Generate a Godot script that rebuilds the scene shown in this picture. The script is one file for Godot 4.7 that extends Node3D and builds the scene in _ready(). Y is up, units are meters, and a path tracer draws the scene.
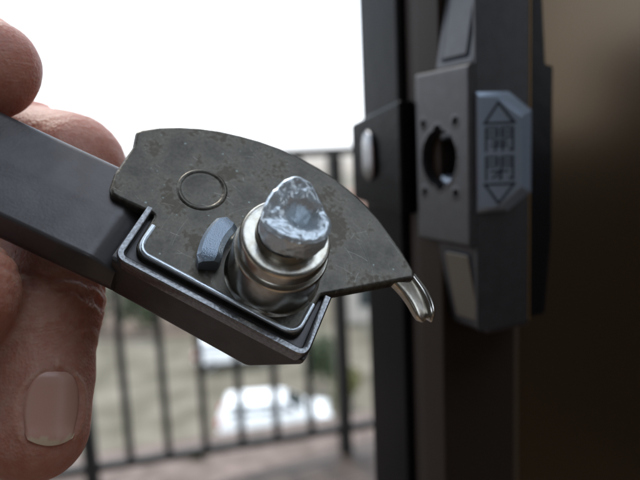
extends Node3D
# A hand holds the broken lever of a window latch in front of the opened sliding window it came from.
# Shapes are written in millimetres and committed in metres.

const MM := 0.001
const LATCH_AT := Vector3(0.03448, 0.966, -0.14121)      # near edge of the latch body on the window sash
const WINDOW_AT := Vector3(0.03448, 0.0, -0.14121)
const WINDOW_TURN := 26.0
const GROUND_Y := -10.0
var M := {}
var used := {}


func _ready():
	view_and_light()
	materials()
	room()
	balcony()
	outdoors()
	window_sashes()
	window_latch()
	railing()
	lever()
	hand()


# ------------------------------------------------------------------ camera, sky, sun
func view_and_light():
	var cam := Camera3D.new()
	cam.name = "camera"
	add_child(cam)
	cam.position = Vector3(0, 0.97, 0)
	cam.basis = Basis.from_euler(Vector3(deg_to_rad(-8.5), 0, 0)) * Basis(Vector3(0, 0, 1), deg_to_rad(-2.6))
	cam.fov = 42.0
	cam.near = 0.01
	cam.far = 400.0
	var lens := CameraAttributesPhysical.new()
	lens.frustum_focal_length = 31.26
	lens.exposure_aperture = 17.0
	lens.frustum_focus_distance = 0.085
	cam.attributes = lens
	cam.current = true
	var sky_look := ProceduralSkyMaterial.new()
	sky_look.sky_top_color = Color(0.87, 0.93, 1.0)
	sky_look.sky_horizon_color = Color(0.96, 0.98, 1.0)
	sky_look.sky_curve = 0.2
	sky_look.ground_bottom_color = Color(0.45, 0.43, 0.4)
	sky_look.ground_horizon_color = Color(0.7, 0.7, 0.7)
	var sky := Sky.new()
	sky.sky_material = sky_look
	var env := Environment.new()
	env.background_mode = Environment.BG_SKY
	env.sky = sky
	env.background_energy_multiplier = 1.5
	env.tonemap_mode = Environment.TONE_MAPPER_LINEAR
	env.tonemap_exposure = 1.8
	env.sdfgi_enabled = true
	env.ssao_enabled = true
	env.ssil_enabled = true
	var we := WorldEnvironment.new()
	we.name = "world_environment"
	we.environment = env
	add_child(we)
	var sun := DirectionalLight3D.new()
	sun.name = "sun"
	sun.light_color = Color(1.0, 0.97, 0.92)
	sun.light_energy = 0.45
	sun.light_angular_distance = 14.0
	sun.shadow_enabled = true
	sun.sky_mode = DirectionalLight3D.SKY_MODE_LIGHT_ONLY
	add_child(sun)
	sun.look_at_from_position(Vector3(-3, 8, -5), Vector3.ZERO)


# ------------------------------------------------------------------ textures and materials
func lin(r: float, g: float, b: float) -> Color:
	return Color(r, g, b).linear_to_srgb()


func mat(c: Color, rough: float, metal := 0.0) -> StandardMaterial3D:
	var m := StandardMaterial3D.new()
	m.albedo_color = c
	m.roughness = rough
	m.metallic = metal
	return m


func noise(seed_: int, freq: float, kind := FastNoiseLite.TYPE_SIMPLEX_SMOOTH, oct := 4) -> FastNoiseLite:
	var n := FastNoiseLite.new()
	n.seed = seed_
	n.noise_type = kind
	n.frequency = freq
	n.fractal_type = FastNoiseLite.FRACTAL_FBM if oct > 1 else FastNoiseLite.FRACTAL_NONE
	n.fractal_octaves = oct
	return n


func grey_field(seed_: int, size: int, freq: float, kind := FastNoiseLite.TYPE_SIMPLEX_SMOOTH, oct := 4) -> Image:
	var im := noise(seed_, freq, kind, oct).get_seamless_image(size, size)
	im.convert(Image.FORMAT_L8)
	return im


func ramp_texture(im: Image, low: Color, high: Color, gamma := 1.0) -> ImageTexture:
	var s := im.get_width()
	var out := Image.create(s, s, false, Image.FORMAT_RGB8)
	for y in s:
		for x in s:
			out.set_pixel(x, y, low.lerp(high, pow(im.get_pixel(x, y).r, gamma)))
	return ImageTexture.create_from_image(out)


func bumps(im: Image, strength: float) -> ImageTexture:
	var c := im.duplicate() as Image
	c.convert(Image.FORMAT_RGBA8)
	c.bump_map_to_normal_map(strength)
	return ImageTexture.create_from_image(c)


func triplanar(m: StandardMaterial3D, tile_mm: float):
	m.uv1_triplanar = true
	m.uv1_scale = Vector3.ONE * (1000.0 / tile_mm)


func with_normal(m: StandardMaterial3D, t: Texture2D, scale := 1.0):
	m.normal_enabled = true
	m.normal_texture = t
	m.normal_scale = scale


func plate_textures() -> Array:
	# worn steel: mottled oxide, pale flecks, fine scratches; colour, roughness and relief, 50 mm a side
	var s := 1024
	var a := grey_field(3, s, 0.006, FastNoiseLite.TYPE_SIMPLEX_SMOOTH, 5)
	var b := grey_field(4, s, 0.05, FastNoiseLite.TYPE_SIMPLEX_SMOOTH, 3)
	var f := grey_field(5, s, 0.16, FastNoiseLite.TYPE_VALUE, 2)
	var col := Image.create(s, s, false, Image.FORMAT_RGB8)
	var rou := Image.create(s, s, false, Image.FORMAT_RGB8)
	var hei := Image.create(s, s, false, Image.FORMAT_RGB8)
	for y in s:
		for x in s:
			var p := a.get_pixel(x, y).r
			var q := b.get_pixel(x, y).r
			var k := f.get_pixel(x, y).r
			var v := 0.43 + 0.26 * (p - 0.5) + 0.06 * (q - 0.5) + 0.10 * (k - 0.5)
			var c := Color(v * 1.05, v * 1.0, v * 0.92)
			var fleck := smoothstep(0.80, 0.90, k) * smoothstep(0.45, 0.7, p)
			c = c.lerp(Color(0.62, 0.70, 0.68), fleck * 0.75)
			var stain := smoothstep(0.56, 0.72, p * 0.7 + q * 0.3)
			c = c.lerp(Color(0.32, 0.29, 0.24), stain * 0.6)
			col.set_pixel(x, y, c)
			var r := 0.38 + 0.08 * (q - 0.5) + 0.22 * (p - 0.5) + 0.12 * k
			rou.set_pixel(x, y, Color(r, r, r))
			var h := 0.5 + 0.55 * (q - 0.5) + 0.3 * (k - 0.5) - 0.1 * fleck
			hei.set_pixel(x, y, Color(h, h, h))
	var rng := RandomNumberGenerator.new()
	rng.seed = 11
	for i in 150:
		var p := Vector2(rng.randf() * s, rng.randf() * s)
		var d := Vector2.from_angle(rng.randf_range(-0.5, 0.9) if rng.randf() < 0.7 else rng.randf() * 6.28)
		var l := rng.randf_range(10, 70)
		var bright := rng.randf_range(0.04, 0.22)
		var bend := rng.randf_range(-0.006, 0.006)
		for t in int(l * 1.5):
			d = d.rotated(bend)
			p += d * 0.66
			var x := posmod(int(p.x), s)
			var y := posmod(int(p.y), s)
			var c := col.get_pixel(x, y)
			col.set_pixel(x, y, Color(c.r + bright, c.g + bright, c.b + bright))
			hei.set_pixel(x, y, hei.get_pixel(x, y) * 0.85)
	# rub marks left by turning about the pivot at (6.5, -3.4) mm
	for i in 130:
		var rad_mm := rng.randf_range(7.6, 17.0) if rng.randf() < 0.75 else rng.randf_range(14.0, 22.0)
		var a0 := rng.randf() * TAU
		var sweep := rng.randf_range(0.08, 0.5)
		var strong := rng.randf_range(0.02, 0.13)
		for t in int(sweep * rad_mm * 22.0):
			var ang := a0 + t / (rad_mm * 22.0)
			var x := posmod(int((6.5 + rad_mm * cos(ang)) / 50.0 * s), s)
			var y := posmod(int((-3.4 + rad_mm * sin(ang)) / 50.0 * s), s)
			var c := col.get_pixel(x, y)
			col.set_pixel(x, y, Color(c.r + strong, c.g + strong, c.b + strong))
	for i in 70:
		var cx := rng.randi() % s
		var cy := rng.randi() % s
		var rad := rng.randf_range(1.0, 3.6)
		var tint := Color(0.68, 0.75, 0.74) if rng.randf() < 0.7 else Color(0.2, 0.19, 0.17)
		for yy in range(-4, 5):
			for xx in range(-4, 5):
				if Vector2(xx, yy * rng.randf_range(0.7, 1.5)).length() < rad:
					var x := posmod(cx + xx, s)
					var y := posmod(cy + yy, s)
					col.set_pixel(x, y, col.get_pixel(x, y).lerp(tint, 0.7))
	hei.convert(Image.FORMAT_RGBA8)
	hei.bump_map_to_normal_map(3.0)
	return [ImageTexture.create_from_image(col), ImageTexture.create_from_image(rou), ImageTexture.create_from_image(hei)]


func materials():
	var fine := grey_field(21, 512, 0.05, FastNoiseLite.TYPE_SIMPLEX_SMOOTH, 3)
	var coarse := grey_field(22, 512, 0.012, FastNoiseLite.TYPE_SIMPLEX_SMOOTH, 5)
	var cells := grey_field(23, 512, 0.045, FastNoiseLite.TYPE_CELLULAR, 1)
	var grit := grey_field(24, 512, 0.22, FastNoiseLite.TYPE_VALUE, 2)
	var fine_n := bumps(fine, 4.0)
	var coarse_n := bumps(coarse, 6.0)
	var grit_n := bumps(grit, 3.0)
	var grime := ramp_texture(coarse, Color(0.62, 0.6, 0.57), Color(1, 1, 1))

	var pt := plate_textures()
	var plate := mat(Color(0.7, 0.7, 0.7), 0.88, 0.75)
	plate.albedo_texture = pt[0]
	plate.roughness_texture = pt[1]
	with_normal(plate, pt[2], 0.2)
	M.plate = plate

	var paint := mat(lin(0.088, 0.082, 0.084), 0.40, 0.6)
	paint.albedo_texture = ramp_texture(coarse, Color(0.86, 0.85, 0.84), Color(1, 1, 1))
	triplanar(paint, 34)
	with_normal(paint, grit_n, 0.06)
	M.paint = paint

	M.worn = mat(lin(0.30, 0.305, 0.32), 0.27, 0.85)
	M.worn.albedo_texture = ramp_texture(fine, Color(0.62, 0.61, 0.6), Color(1, 1, 1))
	with_normal(M.worn, fine_n, 0.16)
	triplanar(M.worn, 16)
	var steel := mat(lin(0.60, 0.585, 0.555), 0.25, 1.0)
	steel.albedo_texture = ramp_texture(coarse, Color(0.84, 0.81, 0.74), Color(1, 1, 1))
	triplanar(steel, 9)
	with_normal(steel, fine_n, 0.1)
	M.steel = steel

	var zinc := mat(lin(0.90, 0.96, 1.0), 0.22, 0.5)
	zinc.albedo_texture = ramp_texture(fine, Color(0.62, 0.64, 0.66), Color(1, 1, 1))
	triplanar(zinc, 4)
	with_normal(zinc, bumps(fine, 8.0), 0.35)
	M.zinc = zinc

	M.tab = mat(lin(0.52, 0.56, 0.60), 0.30, 0.85)
	with_normal(M.tab, fine_n, 0.35)
	triplanar(M.tab, 7)
	M.clip = mat(lin(0.20, 0.24, 0.29), 0.34, 0.8)
	with_normal(M.clip, fine_n, 0.6)
	triplanar(M.clip, 7)
	M.brass = mat(lin(0.30, 0.18, 0.07), 0.45, 0.8)
	M.deck = mat(lin(0.05, 0.03, 0.02), 0.6)
	M.chrome = mat(lin(0.62, 0.61, 0.58), 0.16, 1.0)
	with_normal(M.chrome, fine_n, 0.08)
	triplanar(M.chrome, 8)

	var skin := mat(lin(0.39, 0.215, 0.155), 0.58)
	var skin_tone := Image.create(512, 512, false, Image.FORMAT_RGB8)
	for y in 512:
		for x in 512:
			var red := coarse.get_pixel(x, y).r
			var pore := smoothstep(0.72, 0.86, grit.get_pixel(x, y).r)
			var line := smoothstep(0.55, 0.95, cells.get_pixel(x, y).r)
			skin_tone.set_pixel(x, y, Color(0.90, 0.74, 0.70).lerp(Color(1.0, 1.0, 1.0), red).lerp(Color(0.72, 0.55, 0.5), 0.25 * pore + 0.18 * line))
	skin.albedo_texture = ImageTexture.create_from_image(skin_tone)
	var skin_relief := Image.create(512, 512, false, Image.FORMAT_RGB8)
	for y in 512:
		for x in 512:
			var h := 0.75 * cells.get_pixel(x, y).r + 0.25 * fine.get_pixel(x, y).r
			skin_relief.set_pixel(x, y, Color(h, h, h))
	with_normal(skin, bumps(skin_relief, 5.0), 1.1)
	triplanar(skin, 11)
	skin.subsurf_scatter_enabled = true
	skin.subsurf_scatter_strength = 0.45
	M.skin = skin
	var nail := mat(Color(1, 1, 1), 0.38)
	nail.vertex_color_use_as_albedo = true
	with_normal(nail, fine_n, 0.1)
	triplanar(nail, 14)
	M.nail = nail

	M.bronze = mat(lin(0.038, 0.036, 0.039), 0.42, 0.5)
	with_normal(M.bronze, grit_n, 0.12)
	triplanar(M.bronze, 25)
	M.bronze.albedo_texture = paint.albedo_texture
	M.blue_grey = mat(lin(0.24, 0.28, 0.34), 0.34, 0.5)
	with_normal(M.blue_grey, grit_n, 0.1)
	triplanar(M.blue_grey, 25)
	M.inset = mat(lin(0.10, 0.085, 0.065), 0.45, 0.5)
	M.recess_shade = mat(lin(0.035, 0.04, 0.05), 0.6)  # shade of the recessed marks and cover gaps, put into the colour
	M.recess_shade.metallic_specular = 0.08
	M.frame = mat(lin(0.005, 0.0048, 0.0055), 0.26, 0.0)
	with_normal(M.frame, coarse_n, 0.08)
	triplanar(M.frame, 60)
	M.frame.metallic_specular = 0.2
	M.stile = mat(lin(0.022, 0.015, 0.011), 0.4)
	M.stile.metallic_specular = 0.2
	with_normal(M.stile, grit_n, 0.1)
	triplanar(M.stile, 40)
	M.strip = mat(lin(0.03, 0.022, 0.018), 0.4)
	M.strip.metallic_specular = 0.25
	M.cabinet = mat(lin(0.16, 0.10, 0.06), 0.45)
	M.gasket = mat(lin(0.05, 0.032, 0.018), 0.5)
	M.glass = mat(lin(0.075, 0.05, 0.028), 0.2, 0.75)

	M.wall = mat(lin(0.33, 0.30, 0.26), 0.85)
	M.wall.albedo_texture = grime
	triplanar(M.wall, 2500)
	M.boards = mat(lin(0.20, 0.13, 0.08), 0.5)
	M.concrete = mat(lin(0.25, 0.19, 0.165), 0.9)
	M.concrete.albedo_texture = grime
	with_normal(M.concrete, grit_n, 0.6)
	triplanar(M.concrete, 700)
	M.lot = mat(lin(0.18, 0.156, 0.118), 0.95)
	M.lot.albedo_texture = ramp_texture(coarse, Color(0.58, 0.57, 0.5), Color(1, 1, 1), 0.8)
	triplanar(M.lot, 17000)
	M.iron = mat(lin(0.022, 0.021, 0.02), 0.5, 0.2)
	M.car = mat(lin(0.80, 0.80, 0.79), 0.3)
	M.car.clearcoat_enabled = true
	M.car_glass = mat(lin(0.02, 0.028, 0.03), 0.08)
	M.tyre = mat(lin(0.025, 0.025, 0.025), 0.8)
	M.rim = mat(lin(0.4, 0.4, 0.42), 0.3, 0.8)
	M.lamp_red = mat(lin(0.3, 0.02, 0.02), 0.2)
	M.lamp_clear = mat(lin(0.6, 0.62, 0.62), 0.15)
	M.leaf = mat(lin(0.04, 0.058, 0.022), 0.6)
	M.leaf_yellow = mat(lin(0.11, 0.105, 0.02), 0.6)
	M.bark = mat(lin(0.08, 0.06, 0.04), 0.9)
	M.plaster = mat(lin(0.34, 0.31, 0.27), 0.9)
	M.roof = mat(lin(0.18, 0.10, 0.07), 0.8)
	M.soil = mat(lin(0.12, 0.085, 0.06), 0.95)


# ------------------------------------------------------------------ mesh helpers (triangles counter-clockwise in mm, flipped when committed)
func commit(called: String, tris: PackedVector3Array, m: Material, parent: Node, crease := 35.0, uv_mm := 50.0) -> MeshInstance3D:
	var n := tris.size() / 3
	var face := PackedVector3Array()
	face.resize(n)
	var at := {}
	for f in n:
		var a := tris[f * 3]
		face[f] = (tris[f * 3 + 1] - a).cross(tris[f * 3 + 2] - a)
		for k in 3:
			var key := Vector3i((tris[f * 3 + k] * 500.0).round())
			if not at.has(key):
				at[key] = PackedInt32Array()
			at[key].append(f)
	var limit := cos(deg_to_rad(crease))
	var vs := PackedVector3Array()
	var ns := PackedVector3Array()
	var uvs := PackedVector2Array()
	for f in n:
		var fn := face[f].normalized()
		if fn == Vector3.ZERO:
			continue
		for k in [0, 2, 1]:
			var p := tris[f * 3 + k]
			var sum := Vector3.ZERO
			for g in at[Vector3i((p * 500.0).round())]:
				if face[g].normalized().dot(fn) > limit:
					sum += face[g]
			vs.append(p * MM)
			ns.append(sum.normalized() if sum != Vector3.ZERO else fn)
			uvs.append(Vector2(p.x, p.y) / uv_mm)
	var arr := []
	arr.resize(Mesh.ARRAY_MAX)
	arr[Mesh.ARRAY_VERTEX] = vs
	arr[Mesh.ARRAY_NORMAL] = ns
	arr[Mesh.ARRAY_TEX_UV] = uvs
	var am := ArrayMesh.new()
	am.add_surface_from_arrays(Mesh.PRIMITIVE_TRIANGLES, arr)
	am.surface_set_material(0, m)
	var o := MeshInstance3D.new()
	o.name = called
	o.mesh = am
	parent.add_child(o, true)
	return o


func moved(tris: PackedVector3Array, t: Transform3D) -> PackedVector3Array:
	return t * tris


func round_poly(pts: Array, steps := 6) -> PackedVector2Array:
	# each point [x, y, radius], counter-clockwise
	var out := PackedVector2Array()
	var n := pts.size()
	for i in n:
		var p := Vector2(pts[i][0], pts[i][1])
		var r: float = pts[i][2] if pts[i].size() > 2 else 0.0
		if r <= 0.0:
			out.append(p)
			continue
		var a := (Vector2(pts[(i + n - 1) % n][0], pts[(i + n - 1) % n][1]) - p)
		var b := (Vector2(pts[(i + 1) % n][0], pts[(i + 1) % n][1]) - p)
		var half := absf(a.angle_to(b)) / 2.0
		var cut := minf(r / tan(half), minf(a.length(), b.length()) * 0.49)
		var s := p + a.normalized() * cut
		var e := p + b.normalized() * cut
		for k in steps + 1:
			var t := float(k) / steps
			out.append(s.lerp(p, t).lerp(p.lerp(e, t), t))
	return out


func inset_poly(poly: PackedVector2Array, d: float) -> PackedVector2Array:
	var out := PackedVector2Array()
	var n := poly.size()
	for i in n:
		var e0 := (poly[i] - poly[(i + n - 1) % n]).normalized()
		var e1 := (poly[(i + 1) % n] - poly[i]).normalized()
		var n0 := Vector2(e0.y, -e0.x)
		var n1 := Vector2(e1.y, -e1.x)
		var m := (n0 + n1).normalized()
		out.append(poly[i] - m * d / maxf(0.5, m.dot(n0)))
	return out


func quad(t: PackedVector3Array, a: Vector3, b: Vector3, c: Vector3, d: Vector3):
	t.append_array([a, b, c, a, c, d])


func prism(poly: PackedVector2Array, z0: float, z1: float, top := 0.0, bottom := 0.0, seg := 4) -> PackedVector3Array:
	var t := PackedVector3Array()
	var rings := []
	if bottom > 0.0:
		for i in seg + 1:
			var a := PI / 2 * (1.0 - float(i) / seg)
			rings.append([bottom * (1 - cos(a)), z0 + bottom - bottom * sin(a)])
	else:
		rings.append([0.0, z0])
	if top > 0.0:
		for i in seg + 1:
			var a := PI / 2 * float(i) / seg
			rings.append([top * (1 - cos(a)), z1 - top + top * sin(a)])
	else:
		rings.append([0.0, z1])
	var loops := []
	for r in rings:
		loops.append(inset_poly(poly, r[0]) if r[0] > 1e-6 else poly)
	var n := poly.size()
	for k in rings.size() - 1:
		for i in n:
			var j := (i + 1) % n
			var a: Vector2 = loops[k][i]
			var b: Vector2 = loops[k][j]
			var c: Vector2 = loops[k + 1][j]
			var d: Vector2 = loops[k + 1][i]
			quad(t, Vector3(a.x, a.y, rings[k][1]), Vector3(b.x, b.y, rings[k][1]), Vector3(c.x, c.y, rings[k + 1][1]), Vector3(d.x, d.y, rings[k + 1][1]))
	for cap in 2:
		var lp: PackedVector2Array = loops[-1] if cap else loops[0]
		var z: float = rings[-1][1] if cap else rings[0][1]
		var ids := Geometry2D.triangulate_polygon(lp)
		if ids.is_empty():   # convex outlines with very small corners: a fan
			for i in range(1, lp.size() - 1):
				ids.append_array([0, i, i + 1])
		for i in range(0, ids.size(), 3):
			var a := lp[ids[i]]
			var b := lp[ids[i + 1]]
			var c := lp[ids[i + 2]]
			if ((b - a).cross(c - a) > 0) != (cap == 1):
				var s := b
				b = c
				c = s
			t.append_array([Vector3(a.x, a.y, z), Vector3(b.x, b.y, z), Vector3(c.x, c.y, z)])
	return t


func box(lo: Vector3, hi: Vector3, r := 0.0) -> PackedVector3Array:
	var a := Vector3(minf(lo.x, hi.x), minf(lo.y, hi.y), minf(lo.z, hi.z))
	var b := Vector3(maxf(lo.x, hi.x), maxf(lo.y, hi.y), maxf(lo.z, hi.z))
	return prism(round_poly([[a.x, a.y, r], [b.x, a.y, r], [b.x, b.y, r], [a.x, b.y, r]], 3), a.z, b.z, r * 0.7, r * 0.7, 3)


func lathe(profile: Array, seg := 48) -> PackedVector3Array:
	# [radius, z] from the top down or bottom up, round the z axis; profile runs bottom to top on the outside
	var t := PackedVector3Array()
	for k in profile.size() - 1:
		for i in seg:
			var a0 := TAU * i / seg
			var a1 := TAU * (i + 1) / seg
			var p: Array = profile[k]
			var q: Array = profile[k + 1]
			quad(t, Vector3(p[0] * cos(a0), p[0] * sin(a0), p[1]), Vector3(p[0] * cos(a1), p[0] * sin(a1), p[1]), Vector3(q[0] * cos(a1), q[0] * sin(a1), q[1]), Vector3(q[0] * cos(a0), q[0] * sin(a0), q[1]))
	return t


func loft(sections: Array, cap_start := true, cap_end := true) -> PackedVector3Array:
	# loops of equal count, counter-clockwise seen against the direction of travel
	var t := PackedVector3Array()
	var n: int = sections[0].size()
	for k in sections.size() - 1:
		for i in n:
			var j := (i + 1) % n
			quad(t, sections[k][i], sections[k][j], sections[k + 1][j], sections[k + 1][i])
	for cap in 2:
		if not [cap_start, cap_end][cap]:
			continue
		var s: PackedVector3Array = sections[-1] if cap else sections[0]
		var mid := Vector3.ZERO
		for p in s:
			mid += p / s.size()
		for i in n:
			var j := (i + 1) % n
			if cap:
				t.append_array([mid, s[i], s[j]])
			else:
				t.append_array([mid, s[j], s[i]])
	return t


func strip_along(path: PackedVector2Array, profile: Array) -> PackedVector3Array:
	# sweeps a closed profile of [offset to the right of travel, height] along an open path in the plane
	var secs := []
	for i in path.size():
		var d := (path[mini(i + 1, path.size() - 1)] - path[maxi(i - 1, 0)]).normalized()
		var side := Vector2(d.y, -d.x)
		var s := PackedVector3Array()
		for q in profile:
			var p: Vector2 = path[i] + side * q[0]
			s.append(Vector3(p.x, p.y, q[1]))
		secs.append(s)
	return loft(secs)


func ring_loop(centre: Vector3, ax: Vector3, ay: Vector3, n := 20, power := 2.0) -> PackedVector3Array:
	var s := PackedVector3Array()
	for i in n:
		var a := TAU * i / n
		var c := cos(a)
		var d := sin(a)
		s.append(centre + ax * signf(c) * pow(absf(c), 2.0 / power) + ay * signf(d) * pow(absf(d), 2.0 / power))
	return s


# ------------------------------------------------------------------ naming
func numbered(called: String) -> String:
	var n: int = used.get(called, 0)
	used[called] = n + 1
	return called if n == 0 else "%s_%03d" % [called, n]


func thing(called: String, label: String, category: String, at := Vector3.ZERO, turn := 0.0, group := "") -> Node3D:
	var o := Node3D.new()
	o.name = numbered(called)
	add_child(o)
	o.position = at
	o.rotation_degrees.y = turn
	tag(o, label, category, group)
	return o


func tag(o: Node, label: String, category: String, group := ""):
	o.set_meta("label", label)
	o.set_meta("category", category)
	if group:
		o.set_meta("group", group)


func structure(called: String, label: String, category: String, tris: PackedVector3Array, m: Material, at := Vector3.ZERO, turn := 0.0) -> MeshInstance3D:
	var o := commit(numbered(called), tris, m, self)
	o.position = at
	o.rotation_degrees.y = turn
	o.set_meta("kind", "structure")
	tag(o, label, category)
	return o


# ------------------------------------------------------------------ the room behind the camera (shades and is mirrored by the metal and the pane)
func room_ceiling_with_added_opening() -> PackedVector3Array:  # unseen opening added so that sky lights the lever from above
	var t := box(Vector3(-2600, 2400, -150), Vector3(1700, 2460, 150))
	t.append_array(box(Vector3(-2600, 2400, 1600), Vector3(1700, 2460, 3000)))
	t.append_array(box(Vector3(-2600, 2400, 150), Vector3(-350, 2460, 1600)))
	t.append_array(box(Vector3(1550, 2400, 150), Vector3(1700, 2460, 1600)))
	return t


func room():
	var at := WINDOW_AT
	var a := WINDOW_TURN
	structure("room_floor", "brown floor of the room inside the window", "floor", box(Vector3(-2600, -60, 10), Vector3(1700, -2, 3000)), M.boards, at, a)
	structure("room_ceiling", "pale ceiling with an opening added for light from above in the room inside the window", "ceiling", room_ceiling_with_added_opening(), M.wall, at, a)
	var w := box(Vector3(-2600, 2010, -150), Vector3(1700, 2398, -30))
	w.append_array(box(Vector3(-2600, -2, -150), Vector3(-900, 2008, -30)))
	w.append_array(box(Vector3(900, -2, -150), Vector3(1700, 2008, -30)))
	structure("wall_front", "pale wall round the opened sliding window", "wall", w, M.wall, at, a)
	structure("wall_side", "pale blank side wall of the room, away from the window latch", "wall", box(Vector3(-2660, -60, -150), Vector3(-2602, 2460, 3000)), M.wall, at, a)
	# the wall mirrored in the brown pane has a window above a low sill
	var r := box(Vector3(1702, -60, -150), Vector3(1760, 985, 3000))
	r.append_array(box(Vector3(1702, 1800, -150), Vector3(1760, 2460, 3000)))
	r.append_array(box(Vector3(1702, 985, -150), Vector3(1760, 1800, 900)))
	r.append_array(box(Vector3(1702, 985, 1850), Vector3(1760, 1800, 3000)))
	structure("wall_side_right", "pale side wall with a window, mirrored in the brown pane", "wall", r, M.wall, at, a)
	var b := box(Vector3(-2660, -60, 3002), Vector3(1760, 1150, 3080))
	b.append_array(box(Vector3(-2660, 2050, 3002), Vector3(1760, 2460, 3080)))
	b.append_array(box(Vector3(-2660, 1150, 3002), Vector3(-2100, 2050, 3080)))
	b.append_array(box(Vector3(-900, 1150, 3002), Vector3(1760, 2050, 3080)))
	structure("wall_back", "pale back wall of the room with a window opening", "wall", b, M.wall, at, a)
	var c := thing("cabinet", "dark brown cabinet mirrored in the brown pane", "cabinet", at, a)
	commit("carcass", box(Vector3(1500, 60, 250), Vector3(1699, 1225, 1200), 4), M.cabinet, c)
	for k in 2:
		var door := commit("door", box(Vector3(1482, 80, 262 + k * 467), Vector3(1499, 1205, 721 + k * 467), 3), M.cabinet, c)
		commit("handle", box(Vector3(1466, 700, 690 + k * 60), Vector3(1481, 800, 702 + k * 60), 3), M.steel, door)
	commit("plinth", box(Vector3(1510, 0, 270), Vector3(1699, 59, 1180)), M.cabinet, c)


# ------------------------------------------------------------------ balcony and what lies below it
func balcony():
	structure("balcony_floor", "pinkish concrete balcony floor under the black railing", "balcony floor", box(Vector3(-2600, -160, -1930), Vector3(2400, 0, 0), 6), M.concrete, Vector3(0.0, 0, -0.16), 14.0)


func railing():
	var o := thing("balcony_railing", "black iron balcony railing with thin upright bars", "railing", Vector3(-0.674, 0, -1.658), 14.0)
	commit("bottom_rail", box(Vector3(-1500, 88, -10), Vector3(1500, 112, 10), 2), M.iron, o)
	commit("top_rail", box(Vector3(-1500, 942, -22), Vector3(1500, 966, 22), 5), M.iron, o)
	var step := 747.0 / 7.0
	for k in range(-14, 15):
		var x := k * step
		if posmod(k, 7) == 0:
			commit("post", box(Vector3(x - 19, 0.5, -19), Vector3(x + 19, 941, 19), 3), M.iron, o)
		else:
			commit("baluster", box(Vector3(x - 10, 113, -10), Vector3(x + 10, 941, 10), 2), M.iron, o)


func leaf_cloud(tris: PackedVector3Array, rng: RandomNumberGenerator, centre: Vector3, radii: Vector3, count: int, size: float):
	for i in count:
		var d := Vector3(rng.randfn(), rng.randfn(), rng.randfn()).normalized()
		var p := centre + d * radii * pow(rng.randf(), 0.45) * rng.randf_range(0.75, 1.12)
		var u := Vector3(rng.randfn(), rng.randfn(), rng.randfn()).normalized()
		var v := u.cross(Vector3(rng.randfn(), rng.randfn(), rng.randfn()).normalized()).normalized()
		var s := size * rng.randf_range(0.6, 1.3)
		quad(tris, p - u * s, p - v * s * 0.45, p + u * s, p + v * s * 0.45)


func bush(called: String, label: String, category: String, at: Vector3, radii: Vector3, count: int, size: float, m: Material, seed_: int, group := ""):
	var o := thing(called, label, category, at, 0.0, group)
	var rng := RandomNumberGenerator.new()
	rng.seed = seed_
	var t := PackedVector3Array()
	for k in 9:
		var c := Vector3(rng.randf_range(-0.55, 0.55) * radii.x, radii.y * rng.randf_range(0.5, 1.45), rng.randf_range(-0.55, 0.55) * radii.z)
		leaf_cloud(t, rng, c, radii * rng.randf_range(0.4, 0.62), count / 9, size)
	commit("crown", t, m, o, 1.0)
	var st := PackedVector3Array()
	for k in 4:
		var a := TAU * k / 4.0 + rng.randf()
		var tip := Vector3(cos(a) * radii.x * 0.4, radii.y * 1.2, sin(a) * radii.z * 0.4)
		st.append_array(loft([ring_loop(Vector3(cos(a) * 40, -20, sin(a) * 40), Vector3(35, 0, 0), Vector3(0, 0, -35), 7), ring_loop(tip, Vector3(12, 0, 0), Vector3(0, 0, -12), 7)]))
	commit("trunk", st, M.bark, o)


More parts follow.
